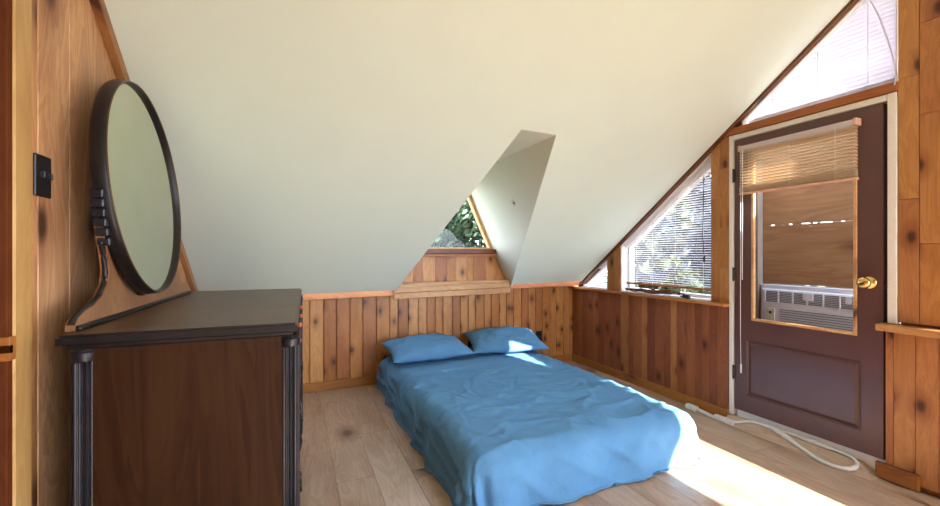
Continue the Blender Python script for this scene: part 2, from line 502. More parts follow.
# hallway side of the doorway, a plain dark wall beyond
bm = B()
box(bm, XL - 1.3, XL - 1.25, -2.0, 4.0, 0, 2.4)
box(bm, XL - 1.25, XL - .06, 3.95, 4.0, 0, 2.4)
box(bm, XL - 1.25, XL - .06, -2.0, -1.95, 0, 2.4)
box(bm, XL - 1.3, XL - .06, -2.0, 4.0, 2.4, 2.45)
box(bm, XL - 1.3, XL - .36, -2.0, 4.0, -.05, -.003)
tag(build('wall_hall', bm, M['leftboards']), 'dim board walls of the hall beyond the doorway', 'wall', kind='structure')
bm = B()
y0, y1 = 1.0, YB + .08
zz = lambda y: zc(XL, y)
prism(bm, [(XL, y0, zz(y0) + .01), (XL, y1, zz(y1) + .01), (XL, y1, zz(y1) - .058), (XL, y0, zz(y0) - .058)], (.028, 0, 0), .002)
tag(build('trim_3', bm, M['slopetrim']), 'pale sloping trim board on the left wall under the ceiling', 'trim', kind='structure')

# light switch
T = empty('light_switch', (XL, 1.52, 1.36), 'black light switch plate on the left board wall', 'light switch')
bm = B()
box(bm, XL, XL + .007, 1.482, 1.562, 1.307, 1.422, .003, 2)
build('plate', bm, M['black'], T)
for yy in (1.503, 1.541):
    bm = B()
    box(bm, XL + .006, XL + .018, yy - .004, yy + .004, 1.357, 1.376, .002)
    build('toggle', bm, M['black'], T)

# --- right wall
def rs(y): return zc(XR, y)
# lower boards left of the door
bm = B()
y = 1.97
pal = 0
while y < YK:
    w = random.choice([.075, .085, .095, .06])
    y1 = min(y + w, YK)
    if YK - y1 < .03: y1 = YK
    box(bm, XR, XR + .02, y + .0008, y1 - .0008, 0, .79, .0018)
    y = y1
box(bm, XR + .021, XR + .10, 1.97, YK + .05, 0, .785)
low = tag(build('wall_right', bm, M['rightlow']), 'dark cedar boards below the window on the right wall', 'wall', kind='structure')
bm = B()
box(bm, XR - .055, XR + .14, 1.962, YK, .786, .808, .005, 2)
tag(build('window_sill', bm, M['sill_y']), 'long pine window sill along the right wall left of the door', 'sill', kind='structure')
bm = B()
box(bm, XR - .016, XR, 1.985, YK - .016, 0, .072, .003)
box(bm, XR - .024, XR, 1.965, 1.985, 0, .078, .002)
tag(build('baseboard_right', bm, M['base_y']), 'honey coloured baseboard below the right wall boards', 'baseboard', kind='structure')

def upto(y0, y1, z0, x0, x1, bm, drop=.0, bev=.002):
    prism(bm, [(x0, y0, z0), (x0, y1, z0), (x0, y1, rs(y1) - drop), (x0, y0, rs(y0) - drop)], (x1 - x0, 0, 0), bev)
# posts
bm = B()
upto(3.014, 3.10, .808, XR, XR + .12, bm); upto(3.101, 3.187, .808, XR, XR + .12, bm)
tag(build('trim_4', bm, M['post']), 'narrow board post between the two low windows', 'post', kind='structure')
bm = B()
for (a, b, zs) in ((2.035, 2.102, [.808, 1.19, 1.55, 2.2]), (1.966, 2.034, [.808, 1.05, 1.33, 1.75, 2.2])):
    for z0, z1 in zip(zs[:-1], zs[1:]):
        t0, t1 = min(z1, rs(a)), min(z1, rs(b))
        if z0 < min(t0, t1): prism(bm, [(XR, a, z0 + .001), (XR, b, z0 + .001), (XR, b, t1 - .001), (XR, a, t0 - .001)], (.12, 0, 0), .0015)
tag(build('trim_5', bm, M['post']), 'jointed cedar post between large window and door', 'post', kind='structure')
# sloping dark trim under the ceiling
bm = B()
def strip(y0, y1, w, x0, x1): prism(bm, [(x0, y0, rs(y0) + .01), (x0, y1, rs(y1) + .01), (x0, y1, rs(y1) - w), (x0, y0, rs(y0) - w)], (x1 - x0, 0, 0), .002)
strip(.0, 3.60, .022, XR - .022, XR + .13)
tag(build('trim_6', bm, M['darktrim']), 'thin dark brown trim up the slope of the right wall', 'trim', kind='structure')

# window_1 large trapezoid, window_3 small triangle, window_4 above the door
def window(name, poly_yz, label, frame_w, bot_extra=0):
    W = empty(name, (XR + .1, sum(p[0] for p in poly_yz) / len(poly_yz), poly_yz[0][1]), label, 'window', kind='structure')
    n = len(poly_yz)
    cy = sum(p[0] for p in poly_yz) / n; cz = sum(p[1] for p in poly_yz) / n
    # inner loop by edge offset
    P = [Vector((p[0], p[1])) for p in poly_yz]
    area = sum(P[i].x * P[(i + 1) % n].y - P[(i + 1) % n].x * P[i].y for i in range(n))
    sgn = 1 if area > 0 else -1
    inner = []
    for i in range(n):
        a, b, c = P[i - 1], P[i], P[(i + 1) % n]
        d1 = (b - a).normalized(); d2 = (c - b).normalized()
        n1 = Vector((-d1.y, d1.x)) * sgn; n2 = Vector((-d2.y, d2.x)) * sgn
        k = (n1 + n2); k = k / max(.15, k.dot(n1))
        inner.append(b + k * frame_w)
    bm = B()
    holed(bm, [(XR + .09, p.x, p.y) for p in P], [[(XR + .09, p.x, p.y) for p in inner]], (.05, 0, 0))
    build('window_frame', bm, M['white'], W)
    # painted reveal
    bm = B()
    for i in range(n):
        a, b = P[i], P[(i + 1) % n]
        d = (b - a).normalized(); nn = Vector((-d.y, d.x)) * sgn * .006
        prism(bm, [(XR + .012, a.x, a.y), (XR + .012, b.x, b.y), (XR + .012, b.x + nn.x, b.y + nn.y), (XR + .012, a.x + nn.x, a.y + nn.y)], (.08, 0, 0))
    if name != 'window_4':
        box(bm, XR - .012, XR + .09, min(p.x for p in P) + .002, max(p.x for p in P) - .002, .806, .812)
    build('reveal', bm, M['white'], W)
    bm = B()
    prism(bm, [(XR + .115, p.x, p.y) for p in inner], (.004, 0, 0))
    build('pane', bm, M['glass'], W)
    return W
def rsl(y): return rs(y) - .022
window('window_1', [(2.104, .81), (3.012, .81), (3.012, rsl(3.012)), (2.104, rsl(2.104))], 'large window with a sloped top and open blind on the right wall', .03)
window('window_3', [(3.189, .81), (YB + .02, .81), (YB + .02, rsl(YB + .02) + .02), (3.189, rsl(3.189))], 'small triangular window in the low corner beside the bed', .014)
ztop = 1.0
window('window_4', [(1.095, 2.012), (1.885, 2.012), (1.885, rsl(1.885)), (1.095, rsl(1.095))], 'triangular window above the door behind a white blind', .010)
bm = B()
prism(bm, [(XR - .014, 1.088, 1.965), (XR - .014, 2.0, 1.965), (XR - .014, 1.945, 2.012), (XR - .014, 1.088, 2.012)], (.14, 0, 0), .003)
tag(build('trim_7', bm, M['trim_y']), 'wooden header board between the door and the upper window', 'trim', kind='structure')

# boards right of the door
bm = B()
cols = [(1.012, 1.089), (.93, 1.011), (.84, .929)]
zj = [[.81, 1.42, 2.02, 3.2], [.81, 1.20, 1.82, 2.26, 3.2], [.81, 1.5, 2.3, 3.2]]
for (a, b), zs in zip(cols, zj):
    for z0, z1 in zip(zs[:-1], zs[1:]):
        t0, t1 = min(z1, rs(a)), min(z1, rs(b))
        if z0 < t1: prism(bm, [(XR, a + .0008, z0 + .001), (XR, b - .0008, z0 + .001), (XR, b - .0008, t1 - .001), (XR, a + .0008, t0 - .001)], (.03, 0, 0), .0015)
ys = [1.137, 1.105, 1.025, .945, .86, .78, .70]
for b, a in zip(ys[:-1], ys[1:]):
    box(bm, XR, XR + .03, a + .0008, b - .0008, .03, .76, .0018)
box(bm, XR + .03, XR + .05, 1.085, 1.16, 0, .80)
wr = tag(build('wall_front', bm, M['wallboards']), 'warm knotty cedar boards right of the purple door', 'wall', kind='structure')
bm = B()
holed(bm, [(XR + .03, 1.089, 0), (XR + .03, 1.089, rs(1.09)), (XR + .03, YRIDGE, 3.8), (XR + .03, YEND, 3.8), (XR + .03, YEND, 0)],  # unseen wall; openings shaped for sun patches, rear one added for fill light
      [[(XR + .03, .84, .81), (XR + .03, .84, .95), (XR + .03, -.03, 1.66), (XR + .03, -1.9, 1.66), (XR + .03, -1.7, .81)],
       [(XR + .03, .26, 2.15), (XR + .03, .74, 1.77), (XR + .03, .01, 1.88)],
       [(XR + .03, -.455, 1.98), (XR + .03, -.02, 1.62), (XR + .03, -.23, 1.62)],
       [(XR + .03, -3.95, .15), (XR + .03, -3.95, 3.0), (XR + .03, -1.98, 1.76), (XR + .03, -1.98, .15)]], (.004, 0, 0))
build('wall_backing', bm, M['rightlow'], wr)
bm = B()
box(bm, XR - .055, XR + .03, .55, 1.157, .762, .797, .006, 2)
tag(build('trim_8', bm, wood('pale_sill', ['#d0a068', '#c99660'], 1, .35, .1)), 'pale wooden sill right of the purple door', 'sill', kind='structure')
bm = B()
box(bm, XR - .022, XR - .001, 1.005, 1.169, .008, .086, .003)
tag(build('baseboard_front', bm, M['base_y']), 'short loose baseboard block right of the door', 'baseboard', kind='structure')
# threshold: bevelled reducer in front of the door
bm = B()
V = [bm.verts.new(p) for p in ((2.70, 1.17, 0), (2.765, 1.24, .045), (2.90, 1.24, .045), (2.90, 1.10, 0), (2.70, 1.96, 0), (2.765, 1.96, .045), (2.90, 1.96, .045), (2.90, 1.96, 0))]
for q in ((0, 1, 2, 3), (4, 7, 6, 5), (0, 4, 5, 1), (1, 5, 6, 2), (2, 6, 7, 3), (0, 3, 7, 4)): bm.faces.new([V[i] for i in q])
tag(build('trim_9', bm, M['floor']), 'sloped oak threshold board under the purple door', 'threshold', kind='structure')

# --- door
D = empty('door_1', (XR, 1.93, .09), 'purple-brown painted door with a glass upper half and brass knob', 'door', kind='structure')
x0, x1 = XR + .002, XR + .042
gy0, gy1, gz0, gz1 = 1.252, 1.812, .712, 1.84
dy0, dy1, dz0, dz1 = 1.145, 1.926, .096, 1.924
py0, py1, pz0, pz1 = 1.245, 1.842, .215, .57
bm = B()
holed(bm, [(x0, dy0, dz0), (x0, dy1, dz0), (x0, dy1, dz1), (x0, dy0, dz1)],
      [[(x0, gy0, gz0), (x0, gy1, gz0), (x0, gy1, gz1), (x0, gy0, gz1)], [(x0, py0, pz0), (x0, py1, pz0), (x0, py1, pz1), (x0, py0, pz1)]], (x1 - x0, 0, 0))
build('door_slab', bm, M['doorpaint'], D)
bm = B()
# raised field with bevelled moulding
def ringprof(bm, y0, y1, z0, z1, xa, y0b, y1b, z0b, z1b, xb):
    a = [bm.verts.new((xa, y, z)) for y, z in ((y0, z0), (y1, z0), (y1, z1), (y0, z1))]
    b = [bm.verts.new((xb, y, z)) for y, z in ((y0b, z0b), (y1b, z0b), (y1b, z1b), (y0b, z1b))]
    for i in range(4): bm.faces.new([a[i], a[(i + 1) % 4], b[(i + 1) % 4], b[i]])
    return a, b
g = .012
_, b1 = ringprof(bm, py0 - .006, py1 + .006, pz0 - .006, pz1 + .006, x0 - .004, py0 + .006, py1 - .006, pz0 + .006, pz1 - .006, x0 + .011)
_, b2 = ringprof(bm, py0 + .006, py1 - .006, pz0 + .006, pz1 - .006, x0 + .011, py0 + .020, py1 - .020, pz0 + .020, pz1 - .020, x0 + .005)
bm.faces.new(b2)
build('lower_panel', bm, M['doorpaint'], D, recalc=True)
bm = B()
w = .016
box(bm, x0 - .006, x0 + .016, gy0, gy0 + w, gz0, gz1, .002); box(bm, x0 - .006, x0 + .016, gy1 - w, gy1, gz0, gz1, .002)
box(bm, x0 - .006, x0 + .016, gy0 + w, gy1 - w, gz0, gz0 + w, .002); box(bm, x0 - .006, x0 + .016, gy0 + w, gy1 - w, gz1 - w, gz1, .002)
build('glazing_stop', bm, M['ledge_x'], D)
bm = B()
box(bm, x0 + .018, x0 + .022, gy0 + .004, gy1 - .004, gz0 + .004, gz1 - .004)
build('pane', bm, M['glass'], D)
kn = B()
Rk = Matrix.Translation((x0, 1.202, 1.0)) @ Matrix.Rotation(-PI / 2, 4, 'Y')
lathe(kn, [(.001, 0), (.034, 0), (.034, .004), (.028, .009), (.014, .012), (.012, .03), (.018, .034), (.027, .042), (.030, .052), (.027, .062), (.016, .069), (.001, .071)], Rk)
build('door_knob', kn, M['brass'], D)
for hz in (1.685, 1.012, .345):
    hb = B()
    box(hb, x0 - .012, x0 + .004, 1.920, 1.934, hz - .042, hz + .042, .004)
    tube(hb, [(x0 - .008, 1.930, hz - .046), (x0 - .008, 1.930, hz + .046)], .007, 10)
    build('hinge', hb, M['darkmetal'], D)
bm = B()
box(bm, x0 + .024, x0 + .06, dy0 - .02, dy1, .002, .094, .003)
build('weatherstrip', bm, M['white'], D)
# door casing, painted white
bm = B()
box(bm, XR - .004, XR + .12, 1.934, 1.964, .05, 1.963, .003)
box(bm, XR - .004, XR + .12, 1.091, 1.128, .80, 1.963, .003)
box(bm, XR - .002, XR + .12, 1.129, 1.934, 1.930, 1.963, .003)
tag(build('trim_10', bm, M['white']), 'white painted casing around the purple door', 'door casing', kind='structure')
bm = B()
box(bm, XR + .02, XR + .12, 1.1285, 1.14, .05, 1.93)
box(bm, XR - .004, XR + .018, 1.1285, 1.139, .965, .995)
tag(build('trim_11', bm, M['black']), 'dark gap with strike plate at the latch side of the door', 'door gap', kind='structure')

# --- plywood partition and air conditioner on the porch, behind the door glass
PX = 3.22
kx = PX / 2.99
def ky(y): return y * kx
def kz(z): return 1.15 + (z - 1.15) * kx
bm = B()
for a, b in ((-.1, kz(.95)), (kz(.95) + .003, kz(1.343)), (kz(1.343) + .003, kz(2.05))):
    box(bm, PX, PX + .015, .35, ky(1.98), a, b, .001)
tag(build('plywood_panel', bm, M['ply']), 'brown plywood partition on the porch behind the door glass', 'plywood')
bm = B()
box(bm, PX - .06, PX - .002, ky(1.868), ky(1.912), -.1, kz(2.05), .003)
tag(build('trim_12', bm, M['greystrip']), 'grey frame post seen through the left of the door glass', 'trim', kind='structure')
AC = empty('air_conditioner', (PX - .02, ky(1.62), kz(.54)), 'white window air conditioner seen through the door glass', 'air conditioner')
ax = PX - .07
ay0, ay1, az0, az1 = ky(1.20), ky(1.843), kz(.49), kz(.918)
bm = B()
box(bm, ax, PX - .001, ay0, ay1, az0, az1, .012, 3)
box(bm, ax + .025, PX - .001, ay0 - .03, ay1 + .02, az0 - .02, az1 + .030, .004)
build('housing', bm, M['acwhite'], AC)
bm = B()
vz0, vz1 = kz(.838), kz(.900)
for k in range(7):
    z = vz0 + (vz1 - vz0) * k / 6
    box(bm, ax - .003, ax + .002, ay0 + .03, ay1 - .03, z - .003, z + .003)
build('vent_slots', bm, M['acdark'], AC)
for k in range(8):
    yy = ay1 - .03 - k * (ay1 - ay0 - .06) / 7
    bm = B()
    box(bm, ax - .006, ax + .002, yy - .005, yy + .005, vz0 - .005, vz1 + .005, .001)
    build('vent_divider', bm, M['acwhite'], AC)
for yy in (1.575, 1.545, 1.355):
    bm = B()
    box(bm, ax - .007, ax + .002, ky(yy) - .014, ky(yy) + .014, vz0 + .024, vz1 + .005, .001)
    build('vent_tab', bm, M['acwhite'], AC)
bm = B()
for k in range(20):
    z = az0 + .02 + k * (.79 - .51) / 19 * kx
    box(bm, ax - .003, ax + .002, ay0 + .03, ay1 - .13, z - .0026, z + .0026)
build('intake_grille', bm, M['acdark'], AC)
bm = B()
box(bm, ax - .003, ax + .002, ay1 - .095, ay1 - .038, az0 + .02, kz(.79), .001)
build('control_panel', bm, M['acpanel'], AC)
bm = B()
box(bm, ax - .005, ax + .002, ay1 - .076, ay1 - .058, kz(.755), kz(.772), .001)
build('display', bm, M['black'], AC)
bm = B()
box(bm, 2.95, 3.3, 2.10, 2.14, -.1, 2.4)  # added to keep daylight off and darken the left edge behind the glass
tag(build('porch_light_blocker', bm, M['jamb']), 'dark brown wall added to block light at the left of the door glass', 'wall', kind='structure')
bm = B()
box(bm, 2.93, 3.7, -.5, 6, -.2, -.1)
tag(build('porch_deck', bm, M['ply']), 'plain wooden porch deck outside the door', 'deck', kind='structure')

# --- blinds
def slat_run(bm, x, y0f, y1f, zs, w, tilt, th=.0012, seg=3):
    """slats at heights zs from y0f(z) to y1f(z), curved across their width, tilted about Y."""
    for z in zs:
        a, b = y0f(z), y1f(z)
        if b - a < .01: continue
        prev = None
        prof = []
        for k in range(seg + 1):
            u = (k / seg - .5) * w
            h = .0022 * (1 - (2 * k / seg - 1) ** 2)
            prof.append((x + u * math.cos(tilt) - h * math.sin(tilt), z + u * math.sin(tilt) + h * math.cos(tilt)))
        lo = [(px, pz - th) for px, pz in prof]
        poly = prof + lo[::-1]
        A = [bm.verts.new((px, a, pz)) for px, pz in poly]; C = [bm.verts.new((px, b, pz)) for px, pz in poly]
        n = len(poly)
        for i in range(n): bm.faces.new([A[i], A[(i + 1) % n], C[(i + 1) % n], C[i]])
        bm.faces.new(A[::-1]); bm.faces.new(C)
# blind on the door
bx = XR - .030
BD = empty('window_blind', (bx, 1.56, 1.86), 'beige slatted blind pulled half up on the purple door', 'blind')
by0, by1 = 1.235, 1.872
bm = B()
box(bm, bx - .014, bx + .030, by0, by1, 1.835, 1.866, .003)
build('headrail', bm, M['whiteslat'], BD)
for yy in (by0 - .002, by1 - .016):
    bm = B(); box(bm, bx - .018, bx + .030, yy, yy + .018, 1.831, 1.871, .003); build('end_cap', bm, M['blush'], BD)
zs = [1.824 - k * .0186 for k in range(13)]
zs += [1.590 - k * .0046 for k in range(7)]
bm = B()
slat_run(bm, bx, lambda z: by0 + .004, lambda z: by1 - .006, zs, .025, -.36)
build('slats', bm, M['slat'], BD)
bm = B()
box(bm, bx - .014, bx + .014, by0, by1 - .003, 1.543, 1.557, .004, 2)
build('bottom_rail', bm, M['blush'], BD)
for yy in (1.33, 1.80, 1.56):
    bm = B()
    tube(bm, [(bx - .014, yy, 1.84), (bx - .0145, yy, 1.55)], .0012, 5)
    build('ladder_cord', bm, M['wand'], BD)
bm = B()
tube(bm, [(bx - .02, 1.838, 1.838), (bx - .02, 1.840, .98)], .0028, 6)
tube(bm, [(bx - .018, 1.852, 1.838), (bx - .018, 1.853, .62), (bx - .012, 1.853, .36)], .0018, 6)
tube(bm, [(bx - .012, 1.853, .42), (bx - .012, 1.853, .36)], .005, 8)
build('wand', bm, M['wand'], BD)

# blind in the large window
wx = XR + .062
BW = empty('window_blind', (wx, 2.56, .88), 'open white slatted blind in the large sloped window', 'blind')
def yslope(z, drop): return (3.433 - drop - z) / .724
bm = B()
n = 48
zs = [.905 + k * .0185 for k in range(n)]
slat_run(bm, wx, lambda z: 2.114, lambda z: min(2.985, yslope(z, .065)), zs, .022, -.2)
build('slats', bm, M['whiteslat2'], BW)
bm = B()
def slope_rail(y0, y1, drop, h, xa, xb):
    f = lambda y: rs(y) - drop
    prism(bm, [(xa, y0, f(y0)), (xa, y1, f(y1)), (xa, y1, f(y1) - h), (xa, y0, f(y0) - h)], (xb - xa, 0, 0), .002)
slope_rail(2.112, 2.99, .026, .034, wx - .022, wx + .018)
build('headrail', bm, M['whiteslat'], BW)
bm = B()
box(bm, wx - .013, wx + .013, 2.110, 2.988, .877, .893, .003)
build('bottom_rail', bm, M['trim_y'], BW)
for yy in (2.20, 2.45, 2.68, 2.86):
    bm = B()
    tube(bm, [(wx - .013, yy, rs(yy) - .06), (wx - .013, yy, .89)], .0016, 5)
    build('ladder_cord', bm, M['whiteslat'], BW)
bm = B()
tube(bm, [(wx - .02, 2.19, 1.72), (wx - .02, 2.20, 1.30), (wx - .018, 2.19, 1.10)], .003, 6)
tube(bm, [(wx - .018, 2.19, 1.13), (wx - .018, 2.19, 1.09)], .008, 8)
build('wand', bm, M['darkmetal'], BW)

# blind in the small corner window
vx = XR + .062
BS = empty('window_blind', (vx, 3.35, .83), 'tiny white slatted blind in the small triangular corner window', 'blind')
bm = B()
slat_run(bm, vx, lambda z: 3.20, lambda z: min(3.53, yslope(z, .045)), [.845 + k * .0185 for k in range(14)], .024, -.45)
build('slats', bm, M['whiteslat'], BS)
bm = B()
slope_rail(3.198, 3.54, .024, .016, vx - .018, vx + .016)
build('headrail', bm, M['whiteslat'], BS)
bm = B()
box(bm, vx - .012, vx + .012, 3.198, 3.53, .824, .836, .003)
build('bottom_rail', bm, M['whiteslat'], BS)
# blind in the window over the door
ux = XR + .045
BU = empty('window_blind', (ux, 1.5, 2.02), 'closed white slatted blind in the triangular window over the door', 'blind')
zs = [2.036 + k * .0235 for k in range(26)]
bm = B()
slat_run(bm, ux, lambda z: 1.103, lambda z: min(1.90, yslope(z, .05)), zs, .0285, -.80)
build('slats', bm, M['whiteslat3'], BU)
bm = B()
slope_rail(1.102, 1.91, .026, .02, ux - .02, ux + .016)
build('headrail', bm, M['whiteslat'], BU)
bm = B()
box(bm, ux - .012, ux + .012, 1.103, 1.885, 2.016, 2.026, .003)
build('bottom_rail', bm, M['whiteslat'], BU)
for yy in (1.22, 1.45, 1.70):
    bm = B()
    tube(bm, [(ux - .014, yy, rs(yy) - .04), (ux - .014, yy, 2.02)], .0022, 5)
    build('ladder_cord', bm, M['whiteslat'], BU)
bm = B()
tube(bm, catmull([(ux - .022, 1.215, rs(1.215) - .05), (ux - .03, 1.16, 2.35), (ux - .03, 1.105, 2.10), (ux - .07, 1.092, 1.99)], 8), .0035, 6)
build('wand', bm, M['whiteslat'], BU)

# --- cord and black plug on the sill
def coil_path(cy, cx, z, n, ry, rx, seed):
    r = random.Random(seed); P = []
    for k in range(n * 10):
        a = 2 * PI * k / 10
        q = 1 + r.uniform(-.18, .18)
        P.append((cx + rx * q * math.sin(a), cy + ry * q * math.cos(a) + .10 * math.sin(k * .11), z + .004 * (k // 10) + r.uniform(0, .024)))
    return catmull(P, 4)
bm = B()
tube(bm, coil_path(2.62, 2.772, .820, 5, .20, .030, 3), .0065, 6)
tag(build('coiled_cord', bm, M['brown_cord'], smooth=True), 'brown coiled cord lying on the sill under the large window', 'cord')
bm = B()
box(bm, 2.745, 2.775, 2.265, 2.315, .8125, .840, .004, 2)
tube(bm, [(2.76, 2.315, .826), (2.76, 2.345, .822)], .005, 8)
tag(build('adapter_plug', bm, M['black']), 'small black plug on the sill beside the brown cord', 'plug')

# --- white cord on the floor before the door
CO = empty('white_cord', (2.70, 1.9, 0), 'white flat cord with adapter lying in a loop on the floor before the door', 'cord')
path = [(2.715, 2.19, .022), (2.715, 2.10, .013), (2.70, 2.00, .012), (2.715, 1.90, .022), (2.762, 1.80, .054), (2.772, 1.73, .056), (2.770, 1.66, .056), (2.746, 1.572, .042), (2.723, 1.495, .026), (2.70, 1.424, .013),
        (2.674, 1.346, .011), (2.685, 1.283, .011), (2.707, 1.249, .016), (2.736, 1.233, .036), (2.761, 1.253, .053), (2.782, 1.294, .056), (2.79, 1.348, .056), (2.79, 1.394, .056), (2.79, 1.474, .056), (2.788, 1.553, .056), (2.786, 1.629, .056), (2.780, 1.70, .058)]
P = catmull(path, 8)
bm = B()
tube(bm, P, [.0095 + .0035 * math.sin(k * .21) * math.sin(k * .07 + 1) + (.003 if 40 < k < 95 else 0) for k in range(len(P))], 8)
build('cord', bm, M['whitecord'], CO, smooth=True)
bm = B()
box(bm, 2.69, 2.735, 2.16, 2.245, .001, .036, .006, 2)
build('adapter', bm, M['whitecord'], CO)
bm = B()
box(bm, 2.700, 2.73, 1.885, 2.02, .001, .034, .003)
build('tag', bm, M['tagpink'], CO)

# --- outlet on the knee wall
O = empty('wall_outlet', (2.36, YK, .29), 'dark brown electrical outlet on the knee wall beside the pillow', 'outlet')
bm = B()
box(bm, 2.322, 2.392, YK - .007, YK, .232, .350, .003, 2)
build('plate', bm, M['black'], O)
for z in (.262, .318):
    bm = B()
    box(bm, 2.343, 2.371, YK - .0095, YK - .005, z - .014, z + .014, .004, 2)
    build('socket', bm, M['darkgap'], O)

# ------------------------------------------------------------------ dresser with mirror
DX0, DX1, DY0, DY1, DZ = -.545, .012, 1.342, 2.690, .946
DR = empty('dresser', (0, 1.32, 0), 'dark walnut dresser with fluted corner posts and an attached mirror', 'dresser')
bm = B()
bt = bmesh.new()
bmesh.ops.create_cube(bt, size=1)
for v in bt.verts: v.co = Vector(((DX0 + DX1) / 2 + v.co.x * (DX1 - DX0), (DY0 + DY1) / 2 + v.co.y * (DY1 - DY0), DZ - .012 + v.co.z * .024))
te = [e for e in bt.edges if all(v.co.z > DZ - .01 for v in e.verts)]
bmesh.ops.bevel(bt, geom=te, offset=.007, segments=2, affect='EDGES')
for f in bt.faces:
    if f.normal.z < .9: f.material_index = 1
merge_faces = [(f.material_index) for f in bt.faces]
mp = {v: bm.verts.new(v.co) for v in bt.verts}
for f in bt.faces:
    nf = bm.faces.new([mp[v] for v in f.verts]); nf.material_index = f.material_index
bt.free()
build('top', bm, [M['drestop'], M['dresdark']], DR)
bm = B()
box(bm, DX0 + .012, DX1 - .012, DY0 + .012, DY1 - .012, DZ - .040, DZ - .024, .004)
build('top_moulding', bm, M['dresdark'], DR)
pxs = (DX0 + .042, DX1 - .020)
pys = (DY0 + .040, DY1 - .040)
def post(cx, cy):
    bm = B()
    prof = []
    def ring(z, r, flute):
        return [bm.verts.new((cx + (r - (flute * .5 * (1 - math.cos(12 * 2 * PI * k / 96)))) * math.cos(2 * PI * k / 96), cy + (r - (flute * .5 * (1 - math.cos(12 * 2 * PI * k / 96)))) * math.sin(2 * PI * k / 96), z)) for k in range(96)]
    rings = [ring(z, r, fl) for z, r, fl in ((0, .016, 0), (.05, .026, 0), (.08, .020, 0), (.10, .026, 0), (.12, .026, .0), (.125, .0255, .0065), (.870, .0255, .0065), (.875, .026, 0), (.885, .0275, 0), (.895, .0275, 0), (.9, .024, 0), (.907, .028, 0))]
    for A, C in zip(rings[:-1], rings[1:]):
        for k in range(96):
            f = bm.faces.new([A[k], A[(k + 1) % 96], C[(k + 1) % 96], C[k]])
    bm.faces.new(rings[0][::-1]); bm.faces.new(rings[-1])
    build('post', bm, M['drespost'], DR)
for cx in pxs:
    for cy in pys: post(cx, cy)
for cy in pys:
    bm = B()
    box(bm, pxs[0] + .016, pxs[1] - .016, cy - .012, cy + .012, .14, DZ - .040, .002)
    build('side_panel', bm, M['dres'], DR)
bm = B()
box(bm, pxs[0] - .006, pxs[0] + .006, pys[0] + .02, pys[1] - .02, .14, DZ - .04)
build('back_panel', bm, M['dres'], DR)
bm = B()
box(bm, pxs[0], pxs[1] - .012, pys[0] + .013, pys[1] - .013, .14, .16)
build('bottom_panel', bm, M['dres'], DR)
fx = pxs[1] + .006
rows = [(.70, .895), (.44, .69), (.17, .43)]
for ri, (a, b) in enumerate(rows):
    halves = ((pys[0] + .028, (pys[0] + pys[1]) / 2 - .004), ((pys[0] + pys[1]) / 2 + .004, pys[1] - .028)) if ri == 0 else ((pys[0] + .028, pys[1] - .028),)
    for y0, y1 in halves:
        bm = B()
        box(bm, fx - .02, fx, y0, y1, a, b, .004)
        dw = build('drawer', bm, M['dres'], DR)
        bm2 = B()
        box(bm2, fx, fx + .007, y0 + .004, y1 - .004, a + .004, a + .016, .002); box(bm2, fx, fx + .007, y0 + .004, y1 - .004, b - .016, b - .004, .002)
        build('drawer_moulding', bm2, M['dresdark'], dw)
        for t in (.22, .78):
            yy = y0 + (y1 - y0) * t
            bm = B()
            if ri == 0:
                lathe(bm, [(.001, 0), (.007, 0), (.006, .007), (.0085, .010), (.0100, .015), (.008, .020), (.001, .023)], Matrix.Translation((fx, yy, .855)) @ Matrix.Rotation(PI / 2, 4, 'Y'), 16)
                build('drawer_knob', bm, M['orange'], dw, smooth=True)['label'] = 'orange drawer knob'
            else:
                zc_ = (a + b) / 2
                tube(bm, catmull([(fx, yy - .045, zc_ + .02), (fx + .018, yy - .045, zc_ + .015), (fx + .02, yy - .03, zc_ - .015), (fx + .02, yy + .03, zc_ - .015), (fx + .018, yy + .045, zc_ + .015), (fx, yy + .045, zc_ + .02)], 5), .004, 8)
                build('drawer_pull', bm, M['darkmetal'], dw)
bm = B()
box(bm, fx - .016, fx, pys[0] + .028, pys[1] - .028, .12, .165, .004)
build('apron', bm, M['dresdark'], DR)

# mirror: harp-shaped backboard and round frame
HX = -.530
mc = Vector((HX - .020, 1.32 + .590, 1.386)); ma, mb = .374, .388
LEAN = Matrix.Rotation(math.radians(-5), 4, 'Y')
def lean(v): return mc + (LEAN @ (v - mc))
hm = 1.32 + .66
half = [(.085, .946), (.085, .962), (.10, .978), (.14, .994), (.19, 1.004), (.24, 1.024), (.276, 1.056), (.288, 1.094), (.280, 1.138), (.260, 1.19), (.246, 1.235), (.242, 1.25)]
half = [(y + 1.32, z) for y, z in half]
def outline():
    L = list(half)
    R = [(2 * hm - y, z) for y, z in half][::-1]
    inn = []
    for k in range(41):
        a = PI + .39 + (PI - .78) * k / 40
        inn.append((mc.y + (ma + .002) * math.cos(a), mc.z + (mb + .002) * math.sin(a)))
    r0 = R[0]
    return L + inn + R
bm = B()
holed(bm, [(HX, y, z) for y, z in outline()], [], (-.022, 0, 0))
harp = build('mirror_backboard', bm, M['harp'], DR)
for sgn in (0, 1):
    bm = B()
    tube(bm, catmull([Vector((HX - .010, (2 * hm - y) if sgn else y, z)) for y, z in half[1:-2]], 4), .008, 8)
    build('backboard_edging', bm, M['dresdark'], harp)
bm = B()
box(bm, HX - .008, HX + .012, half[0][0], 2 * hm - half[0][0], DZ, DZ + .014, .004)
build('backboard_rail', bm, M['dresdark'], harp)
